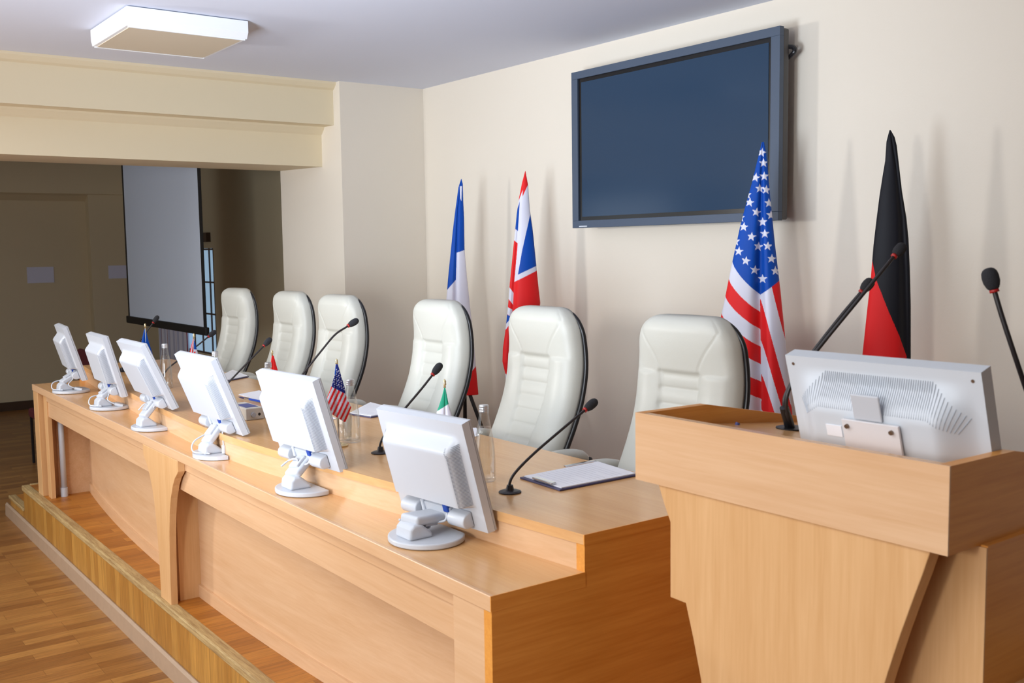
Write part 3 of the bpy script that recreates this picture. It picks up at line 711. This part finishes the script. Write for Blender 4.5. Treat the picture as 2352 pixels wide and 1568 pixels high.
# ================================================================== SMALL TABLE FLAGS
def table_flag(fin, poly_l, poly_r, fold, colf, label, plane=1.75):
    top = at_y(fin[0], fin[1], plane); B = Vector((top.x, plane, 0.7785))
    t = thing('table_flag', B, label, 'flag', 'small flags on the worktop'); k = dict(parent=t, org=B)
    MB().lathe([(0, 0), (0.032, 0), (0.033, 0.004), (0.020, 0.010), (0.006, 0.014), (0.0, 0.015)], B, 24).build('base', M['gold'], **k)
    MB().tube([B + Vector((0, 0, 0.01)), top - Vector((0, 0, 0.025))], 0.0028, 8).build('pole', M['chrome'], **k)
    f = [(0.0, -0.028), (0.0045, -0.028), (0.003, -0.022), (0.006, -0.017), (0.004, -0.013), (0.0055, -0.009), (0.003, -0.003), (0.0, 0.0)]
    MB().lathe(f, top, 12).build('finial', M['gold'], smooth=True, **k)
    mb, cols = cloth(poly_l, poly_r, fold, poly_l[0][1], poly_l[-1][1], plane, colf, depth=0.28, nf=60, nr=90, nb=10)
    mb.build('flag_cloth', M['flag'], smooth=True, colors=cols, **k)
EUS = [star(350 + x, y, 3.2) for x, y in ((-2, 780), (1, 790), (3, 800), (4, 812))]
def eu(px, py, s, sf):
    for P in EUS:
        if inpoly(px, py, P): return YE
    return BL
table_flag((333, 742), [(331, 757), (326, 780), (320, 810), (317, 850)], [(335, 757), (342, 785), (350, 810), (356, 850)], [(333, 757), (334, 850)], eu, 'small blue flag with yellow stars on a gold-tipped pole')
def uk2(px, py, s, sf):
    if s < sf: return (RD, WH, RD, WH)[min(3, int(4 * s / max(sf, 1e-3)))]
    if inpoly(px, py, [(448, 812), (456, 790), (458, 800), (451, 820)]): return WH
    return BL if py < 802 else (WH if py < 807 else RD)
table_flag((445, 765), [(444, 776), (439, 795), (433, 820), (430, 850)], [(446, 776), (450, 795), (455, 812), (460, 850)], [(445, 776), (446, 850)], uk2, 'small red, white and blue union-cross flag on a gold-tipped pole')
table_flag((625, 803), [(624, 817), (622, 832), (621, 850), (618, 885)], [(629, 817), (633, 832), (638, 850), (645, 885)], [(626, 817), (628, 885)], lambda px, py, s, sf: RD, 'small plain red flag on a gold-tipped pole', 1.86)
us_l = [(771, 836), (768, 862), (760, 890), (749, 918), (747, 924), (758, 948), (790, 968)]
us_r = [(776, 836), (783, 860), (792, 890), (797, 918), (803, 925), (807, 935), (794, 968)]
UST = [(776 + dx + (j % 2) * 1.6, 850 + j * 5.2 + dx * 0.55) for j in range(12) for dx in (-20, -14.5, -9, -3.5, 2, 7.5, 13, 18)]
def us2(px, py, s, sf):
    e = 887 + (px - 762) * 0.5
    if py < e + 0.5 and px < 793 + (py - 890) * 0.02:
        if px < 771.5 and py < 860: return BL
        for cx, cy in UST:
            if (px - cx) ** 2 + (py - cy) ** 2 < 1.5 and cy < e - 3: return WH
        return NV
    q = (px - 762) * 0.9 + (py - 887) * 0.42 + 3
    return RD if int(q // 5.0) % 2 == 0 else WH
table_flag((773, 823), us_l, us_r, [(773, 836), (774, 968)], us2, 'small flag with white stars on navy and red stripes beside a water bottle', 1.66)
def it2(px, py, s, sf): return GR if py < 929 + (1027 - px) * 0.62 else WH if px < 1042 else RD
table_flag((1021, 870), [(1020, 890), (1015, 910), (1008, 932), (1003, 946), (1000, 985)], [(1023, 890), (1026, 905), (1030, 925), (1037, 950), (1046, 985)], [(1022, 890), (1024, 985)], it2, 'small green and white flag above the monitor nearest the lectern')

# ================================================================== PAPERS, CLIPBOARDS, UNIT, PEN ON THE WORKTOP
ZT = 0.7785
def quad(corners, z0, z1, shrink=0.0):
    c = sum((Vector(p) for p in corners), Vector()) / len(corners)
    P = [(c + (Vector(p) - c) * (1 - shrink)) for p in corners]
    return MB().prism([(p.x, p.y) for p in P], 'z', z0, z1)
def clipboard(px, label, clip=True):
    P = [at_z(a, b, ZT) for a, b in px]; B = sum(P, Vector()) / 4; B.z = ZT
    t = thing('clipboard', B, label, 'clipboard', 'clipboards with papers on the worktop'); k = dict(parent=t, org=B)
    quad(P, ZT, ZT + 0.005).build('board', M['navy'], bevel=0.001, **k)
    sh = quad(P, ZT + 0.0055, ZT + 0.0085, 0.07).build('paper', M['paper'], **k)
    c = sum(P, Vector()) / 4; Q = [c + (p - c) * 0.8 for p in P]; ln = MB()
    for i in range(13):
        a = Q[0].lerp(Q[3], 0.08 + i * 0.068); b = Q[1].lerp(Q[2], 0.08 + i * 0.068)
        if i % 5 == 4: b = a.lerp(b, 0.6)
        d = (Q[3] - Q[0]).normalized() * 0.0008; ln.add([(a - d) + Vector((0, 0, .0088)), (b - d) + Vector((0, 0, .0088)), (b + d) + Vector((0, 0, .0088)), (a + d) + Vector((0, 0, .0088))], [(0, 1, 2, 3)])
    ln.build('printed_lines', M['ink'], parent=sh, org=B)
    if clip:
        a = P[0].lerp(P[1], 0.28); b = P[0].lerp(P[1], 0.78); ax = (b - a) / 2; ay = (P[3] - P[0]).normalized()
        MB().obox((a + b) / 2 + ay * 0.014 + Vector((0, 0, 0.012)), ax, ay * 0.009, (0, 0, 0.003)).build('clip', M['chrome'], bevel=0.002, **k)
        a = P[3].lerp(P[2], 0.02); b = P[3].lerp(P[2], -0.55)
        MB().obox(P[3].lerp(P[0], 0.25) + Vector((0, 0, 0.011)), (P[0] - P[3]) * 0.2, (P[2] - P[3]).normalized() * 0.006, (0, 0, 0.0022)).build('spine_bar', M['chrome'], bevel=0.001, **k)
    return t
clipboard([(1194, 1099), (1286, 1128), (1470, 1092), (1376, 1063)], 'navy clipboard with white printed sheet on the worktop beside the lectern')
clipboard([(800, 952), (852, 960), (930, 946), (850, 926)], 'navy clipboard with white sheet behind the small striped flag', False)
clipboard([(500, 868), (522, 876), (572, 866), (535, 851)], 'clipboard with white paper before the leftmost chair', False)
def sheet(px, label):
    P = [at_z(a, b, ZT) for a, b in px]; o = quad(P, ZT, ZT + 0.002).build('paper_sheet', M['paper'], org=(P[0].x, P[0].y, ZT)); tag(o, label, 'paper', 'loose white sheets on the worktop')
sheet([(1046, 985), (1078, 1007), (1100, 1001), (1094, 983)], 'loose white sheet between the nearest monitor and the glass bottle')
sheet([(548, 906), (600, 922), (640, 908), (595, 897)], 'loose white sheet lying under the pen behind the monitors')
sheet([(730, 960), (752, 966), (772, 962), (755, 952)], 'loose white sheet edge below the small striped and starred flag')
pa, pb = at_z(547, 911, ZT + 0.008), at_z(600, 922, ZT + 0.008)
pen = thing('pen', (pa.x, pa.y, ZT), 'blue and silver ballpoint pen lying on the loose white sheet', 'pen')
MB().tube([pa, pa.lerp(pb, 0.12), pa.lerp(pb, 0.3)], [0.001, 0.0045, 0.005], 10).build('pen_tip', M['navy'], parent=pen, org=(pa.x, pa.y, ZT))
MB().tube([pa.lerp(pb, 0.3), pa.lerp(pb, 0.5)], 0.0054, 10).build('grip', M['chrome'], parent=pen, org=(pa.x, pa.y, ZT))
MB().tube([pa.lerp(pb, 0.5), pb], 0.0054, 10).build('barrel', M['blue'], parent=pen, org=(pa.x, pa.y, ZT))
ux, uy = at_z(566, 966, ZT).x, at_z(566, 966, ZT).y; uo = (ux, uy, ZT)
un = thing('conference_unit', uo, 'small pale grey control box with knob and socket behind the monitors', 'device'); k = dict(parent=un, org=uo)
MB().box(ux - 0.20, ux, uy, uy + 0.078, ZT, ZT + 0.05).build('case', M['unit'], bevel=0.003, **k)
MB().box(ux - 0.14, ux - 0.03, uy + 0.012, uy + 0.066, ZT + 0.0502, ZT + 0.0512).build('top_panel', M['unitblue'], **k)
MB().box(ux - 0.18, ux - 0.165, uy + 0.012, uy + 0.024, ZT + 0.05, ZT + 0.053).build('indicator_lamp', M['led'], **k)
MB().tube([(ux, uy + 0.030, ZT + 0.022), (ux + 0.010, uy + 0.030, ZT + 0.022)], 0.010, 16).build('knob', M['greyplast'], **k)
MB().tube([(ux - 0.001, uy + 0.058, ZT + 0.022), (ux + 0.001, uy + 0.058, ZT + 0.022)], 0.006, 12).build('socket', M['black'], **k)

# ================================================================== LECTERN
lo = Vector((-1.30, 1.60, 0)); lec = thing('lectern', lo, 'light wood lectern with boxed top and curved front board at the right', 'lectern'); k = dict(parent=lec, org=lo)
LX0, LX1, LY, LZ = -1.682, -0.917, 1.603, 1.101
MB().box(LX0, LX1, LY, LY + 0.004, 0.945, LZ).build('front_rim', M['maple'], **k)
MB().box(LX0 + 0.022, LX1 - 0.022, LY + 0.004, LY + 0.022, 0.945, LZ - 0.0005).build('rim_lining', M['maple_top'], **k)
sp = [(LY + 0.004, 0.945), (LY + 0.66, 0.945), (LY + 0.66, 1.015), (LY + 0.215, LZ - 0.002), (LY + 0.004, LZ)]
MB().prism(sp, 'x', LX0, LX0 + 0.022).build('side_rim', M['maple_shaded'], **k)
MB().prism(sp, 'x', LX1 - 0.022, LX1).build('side_rim', M['maple_shaded'], **k)
MB().prism([(LY + 0.022, 1.072), (LY + 0.64, 1.010), (LY + 0.64, 0.990), (LY + 0.022, 1.052)], 'x', LX0 + 0.022, LX1 - 0.022).build('reading_top', M['maple_top'], **k)
fl = [(0, -1.445), (0.25, -1.462), (0.53, -1.484), (0.62, -1.508), (0.692, -1.530), (0.693, -1.577), (0.80, -1.577), (0.865, -1.577), (0.90, -1.595), (0.945, -1.615)]
frr = [(0.945, -0.952), (0.90, -0.966), (0.85, -0.983), (0.78, -1.006), (0.70, -1.030), (0.62, -1.052), (0.5, -1.08), (0.35, -1.108), (0.2, -1.128), (0, -1.15)]
MB().prism([(x, z) for z, x in fl] + [(x, z) for z, x in frr], 'y', LY + 0.006, LY + 0.042).build('front_board', M['maple_v'], bevel=0.0015, **k)
MB().box(-1.56, -0.905, LY + 0.105, LY + 0.109, 0, 0.942).build('body_front', M['maple_v'], **k)
MB().box(-0.925, -0.905, LY + 0.109, LY + 0.62, 0, 0.945).build('body_side', M['maple_shaded'], **k)
MB().box(-1.56, -1.54, LY + 0.109, LY + 0.62, 0, 0.945).build('body_side', M['maple_shaded'], **k)
MB().box(-1.50, -1.10, LY + 0.042, LY + 0.105, 0, 0.942).build('spacer', M['maple_v'], **k)
MB().box(-0.905, -0.62, LY + 0.12, LY + 0.5, 0.645, 0.666).build('side_shelf', M['maple_top'], **k)
gx = Vector((-1.535, 1.975, 1.0385))
MB().lathe([(0, 0), (0.036, 0), (0.036, 0.004), (0.0, 0.004)], gx, 24).build('grommet', M['black'], **k)

# lectern monitor
lm = dict(x=-1.152, y=1.735, z=1.247)
LT, LYAW = R(17), R(0.5)
U = Vector((math.cos(LYAW), math.sin(LYAW), 0)); N = Vector((-math.sin(LYAW), math.cos(LYAW), 0))
V = Vector((0, 0, -math.cos(LT))) + N * math.sin(LT); T = N * math.cos(LT) + Vector((0, 0, math.sin(LT)))
P0 = Vector((lm['x'], lm['y'], lm['z'])); KW, KH, KT = 0.425, 0.245, 0.034
def P(u, v, t): return P0 + U * u + V * v + T * t
lmo = Vector((lm['x'], 1.86, 1.012)); lmt = thing('monitor', lmo, 'pale silver monitor seen from behind on the lectern top', 'monitor'); k = dict(parent=lmt, org=lmo)
def lb(u, v):
    q = max(abs(u) / (KW / 2), 0); a = 1 - sst(0.60, 0.93, q); b = sst(0.02, 0.10, v)
    return 0.046 * min(a, 1) * b
mb = MB(); nu, nv = 70, 44
mb.grid(lambda a, b: P((a - .5) * KW, b * KH, -lb((a - .5) * KW, b * KH)), nu, nv)
w = nu + 1; rim = [i for i in range(w)] + [j * w + nu for j in range(1, nv + 1)] + [nv * w + i for i in range(nu - 1, -1, -1)] + [j * w for j in range(nv - 1, 0, -1)]
o = len(mb.v); mb.v += [P(((q % w) / nu - .5) * KW, (q // w) / nv * KH, KT) for q in rim]; n_ = len(rim)
mb.f += [(rim[q], rim[(q + 1) % n_], o + (q + 1) % n_, o + q) for q in range(n_)] + [tuple(range(o, o + n_))]
hs = soft(mb.build('housing', M['silver'], **k))
g = MB()
for i in range(70):
    a = (i - 34.5) / 34.5; u = a * 0.165; fan = max(0, abs(a) - 0.72) / 0.28; sg = 1 if a > 0 else -1
    pts = [(u + sg * fan * 0.02 * t_, 0.088 + fan * 0.03 - (0.062) * t_ + fan * 0.035 * t_) for t_ in (0, .33, .66, 1)]
    g.tube([P(uu, vv, -lb(uu, vv) - 0.0004) for uu, vv in pts], 0.0008, 4)
g.build('vent_grille', M['grille_pale'], parent=hs, org=lmo)
pl = MB().obox(P(0.005, 0.150, -0.053), U * 0.062, V * 0.048, T * 0.003).build('mounting_plate', M['plate'], bevel=0.001, **k)
for u, v in ((-0.045, 0.115), (0.052, 0.115), (0.052, 0.185), (-0.045, 0.185)):
    MB().tube([P(u, v, -0.056), P(u, v, -0.061)], 0.0045, 10).build('bolt', M['bolt'], parent=pl, org=lmo)
MB().obox(P(0.0, 0.074, -0.049), U * 0.031, V * 0.027, T * 0.0025).build('cover_tab', M['white'], bevel=0.004, **k)
MB().obox(P(-0.085, 0.135, -0.0468), U * 0.018, V * 0.012, T * 0.0008).build('sticker', M['paper'], parent=hs, org=lmo)
for sx in (-1, 1): MB().tube([P(sx * 0.195, 0.018, 0.001), P(sx * 0.195, 0.018, -0.0008)], 0.0035, 10).build('screw', M['bolt'], parent=hs, org=lmo)
MB().obox(P(0, KH / 2, KT + 0.002), U * (KW / 2 - 0.012), V * (KH / 2 - 0.012), T * 0.002).build('display', M['tvglass'], **k)
MB().prism([(1.80, 1.0535), (1.93, 1.0405), (1.93, 1.0505), (1.80, 1.0635)], 'x', lmo.x - 0.09, lmo.x + 0.09).build('base', M['silver'], bevel=0.003, **k)
MB().obox((lmo.x, 1.872, 1.075), (0.04, 0, 0), (0, 0.01, 0), (0, 0, 0.03)).build('stand', M['silver'], bevel=0.003, **k)
# lectern microphones
GL = 'microphones on the lectern'
X1, Y1 = gx.x, gx.y
microphone([gx + Vector((0.004, -0.004, 0.004)), at_x(1806, 930, X1 + 0.01), at_x(1820, 880, X1 + 0.02), at_x(1880, 800, X1 + 0.05), at_x(1960, 702, X1 + 0.10), at_x(2030, 617, X1 + 0.14), at_x(2054, 588, X1 + 0.15)], 'black gooseneck microphone on the lectern with the higher of two crossing heads', GL, False, rr=0.0045, hr=0.0135, hl=0.036)
microphone([gx + Vector((-0.008, 0.004, 0.004)), at_x(1801, 930, X1 - 0.005), at_x(1812, 890, X1), at_x(1862, 815, X1 + 0.03), at_x(1930, 728, X1 + 0.07), at_x(1979, 670, X1 + 0.10)], 'black gooseneck microphone on the lectern with the lower of two crossing heads', GL, False, rr=0.0045, hr=0.0135, hl=0.036)
MB().tube([gx + Vector((-0.002, 0, 0)), at_x(1801, 935, X1)], [0.0125, 0.011], 14).build('microphone_sleeve', M['black'], parent=lec, org=lo)
rb = at_y(2400, 1035, 2.05); rb.z = 1.0305
microphone([rb, at_y(2393, 1005, 2.05), at_y(2352, 880, 2.03), at_y(2322, 790, 2.01), at_y(2300, 722, 2.0), at_y(2284, 668, 1.995)], 'black gooseneck microphone at the right edge, beyond the lectern monitor', GL, True, rr=0.0052, hr=0.0168, hl=0.045)
pb_ = at_z(1687, 976, 1.045); pn = thing('pen', (pb_.x, pb_.y, 1.03), 'small blue pen cap showing over the lectern rim', 'pen')
MB().tube([(pb_.x, pb_.y, 1.028), (pb_.x + 0.002, pb_.y + 0.01, 1.05)], 0.0055, 10).build('pen_cap', M['unitblue'], parent=pn, org=(pb_.x, pb_.y, 1.03))

# ================================================================== WALL SCREEN
tvo = Vector((-3.845, YW, 2.04)); tv = thing('television', tvo, 'large dark flat screen in grey frame hung on the cream wall', 'television'); k = dict(parent=tv, org=tvo)
tx0, tx1, tz0, tz1, ty = -4.590, -3.098, 1.592, 2.484, 3.875
fr = MB(); a, b = 0.054, 0.052
fr.box(tx0, tx1, ty, ty + 0.03, tz1 - 0.042, tz1).box(tx0, tx1, ty, ty + 0.03, tz0, tz0 + 0.042).box(tx0, tx0 + b, ty, ty + 0.03, tz0 + 0.042, tz1 - 0.042).box(tx1 - b, tx1, ty, ty + 0.03, tz0 + 0.042, tz1 - 0.042)
fr.build('frame', M['tvframe'], bevel=0.0015, **k)
MB().box(tx0 + 0.004, tx1 - 0.004, ty + 0.028, ty + 0.075, tz0 + 0.004, tz1 - 0.004).build('rear_case', M['tvside'], bevel=0.008, **k)
MB().box(tx0 + b, tx1 - b, ty + 0.010, ty + 0.03, tz0 + 0.04, tz1 - 0.04).build('black_border', M['tvblack'], **k)
MB().box(tx0 + b + 0.026, tx1 - b - 0.018, ty + 0.008, ty + 0.012, tz0 + 0.064, tz1 - 0.064).build('display', M['tvglass'], **k)
MB().box(tx0 + 0.06, tx0 + 0.13, ty - 0.001, ty + 0.002, tz0 + 0.006, tz0 + 0.012).build('badge', M['silver'], **k)
MB().box(tx0 + 0.3, tx1 - 0.3, ty + 0.07, YW, 1.75, 2.3).build('wall_mount', M['darkgap'], **k)
MB().tube(bez([(tx1 - 0.03, ty + 0.06, 2.40), (tx1 + 0.006, ty + 0.085, 2.395), (tx1 + 0.012, ty + 0.09, 2.372), (tx1 - 0.03, ty + 0.085, 2.345)], 6), 0.011, 8).build('carry_handle', M['black'], **k)

# ================================================================== CEILING LIGHT
co = Vector((-5.35, 1.81, HC)); cl = thing('ceiling_light', co, 'square white surface-mounted light fixture on the ceiling, unlit', 'lamp'); k = dict(parent=cl, org=co)
fx0, fx1, fy0, fy1 = -5.665, -5.022, 1.505, 2.105
pr = [(fx0, HC - 0.004), (fx1, HC - 0.004), (fx1, HC - 0.062), (fx1 - 0.022, HC - 0.092), (fx0 + 0.022, HC - 0.092), (fx0, HC - 0.062)]
MB().prism(pr, 'y', fy0, fy1).build('housing', M['lampwhite'], bevel=0.003, **k)
MB().box(fx0 + 0.035, fx1 - 0.035, fy0 + 0.02, fy1 - 0.02, HC - 0.095, HC - 0.0915).build('diffuser', M['diffuser'], **k)
MB().box(fx1 - 0.034, fx1 - 0.024, fy0 + 0.01, fy1 - 0.01, HC - 0.098, HC - 0.091).build('diffuser_rail', M['lampwhite'], **k)
MB().box(fx0 + 0.024, fx0 + 0.034, fy0 + 0.01, fy1 - 0.01, HC - 0.098, HC - 0.091).build('diffuser_rail', M['lampwhite'], **k)

# ================================================================== PROJECTION SCREEN, CURTAIN AND OTHERS IN THE ANNEX
YS = 3.0
so = Vector((-9.35, YS, 0.82)); ps = thing('projection_screen', so, 'pull-down projection screen with black border hanging in the dark annex', 'projection screen'); k = dict(parent=ps, org=so)
MB().box(-10.385, -8.325, YS, YS + 0.004, 0.86, 2.55).build('screen_fabric', M['screen'], **k)
for xa, xb in ((-10.43, -10.385), (-8.325, -8.262)): MB().box(xa, xb, YS - 0.001, YS + 0.005, 0.86, 2.55).build('black_border', M['screenblack'], **k)
MB().box(-10.47, -8.245, YS - 0.015, YS + 0.02, 0.795, 0.865).build('bottom_bar', M['screenblack'], bevel=0.008, **k)
MB().box(-10.50, -8.22, YS - 0.06, YS + 0.06, 2.54, 2.64).build('roller_case', M['white'], bevel=0.01, **k)
ccols = []; cm = MB()
def cfn(a, b):
    x = -12.5 + a * 1.0; z = -0.25 + b * 2.0
    hsh = math.sin(a * 61) * math.sin(a * 23 + 1.3); ccols.append(lin((150, 36, 52)) if hsh > 0.62 else lin((232, 232, 244)) if math.sin(a * 40) > -0.4 else lin((198, 200, 222)))
    return (x, YW - 0.08 + 0.03 * math.sin(a * 60), z)
cm.grid(cfn, 200, 6)
cu = cm.build('curtain', M['curtain'], smooth=True, colors=ccols, org=(-12.0, YW - 0.08, -0.25))
cu.modifiers.new('thick', 'SOLIDIFY').thickness = 0.003
tag(cu, 'pale lilac curtain with dark red streaks below the projection screen', 'curtain')
for (ya, yb, za, zb), lb_ in (((2.56, 2.85, 1.16, 1.345), 'pale blank paper notice on the far wall left of the pier'), ((3.43, 3.76, 1.19, 1.345), 'pale blank paper notice beside the projection screen')):
    xx = XF + (0.142 if ya > 3.2 else 0.002)
    o = MB().box(xx, xx + 0.006, ya, yb, za, zb).build('paper_notice', M['notice'], org=(xx, ya, za)); tag(o, lb_, 'notice', 'paper notices on the far wall')
hx, hy = -9.2, 2.05
hc = thing('hall_chair', (hx, hy, -0.3), 'dark red upholstered chair in the dark annex beyond the desk end', 'chair'); k = dict(parent=hc, org=(hx, hy, -0.3))
MB().box(hx - 0.22, hx + 0.22, hy - 0.22, hy + 0.22, 0.10, 0.18).build('seat', M['maroon'], bevel=0.02, **k)
MB().box(hx - 0.22, hx + 0.22, hy + 0.20, hy + 0.25, 0.22, 0.66).build('backrest', M['maroon'], bevel=0.02, **k)
for sx in (-0.2, 0.2):
    for sy in (-0.2, 0.2): MB().tube([(hx + sx, hy + sy, -0.298), (hx + sx, hy + sy, 0.11 if sy < 0 else 0.3)], 0.012, 8).build('leg', M['black'], **k)
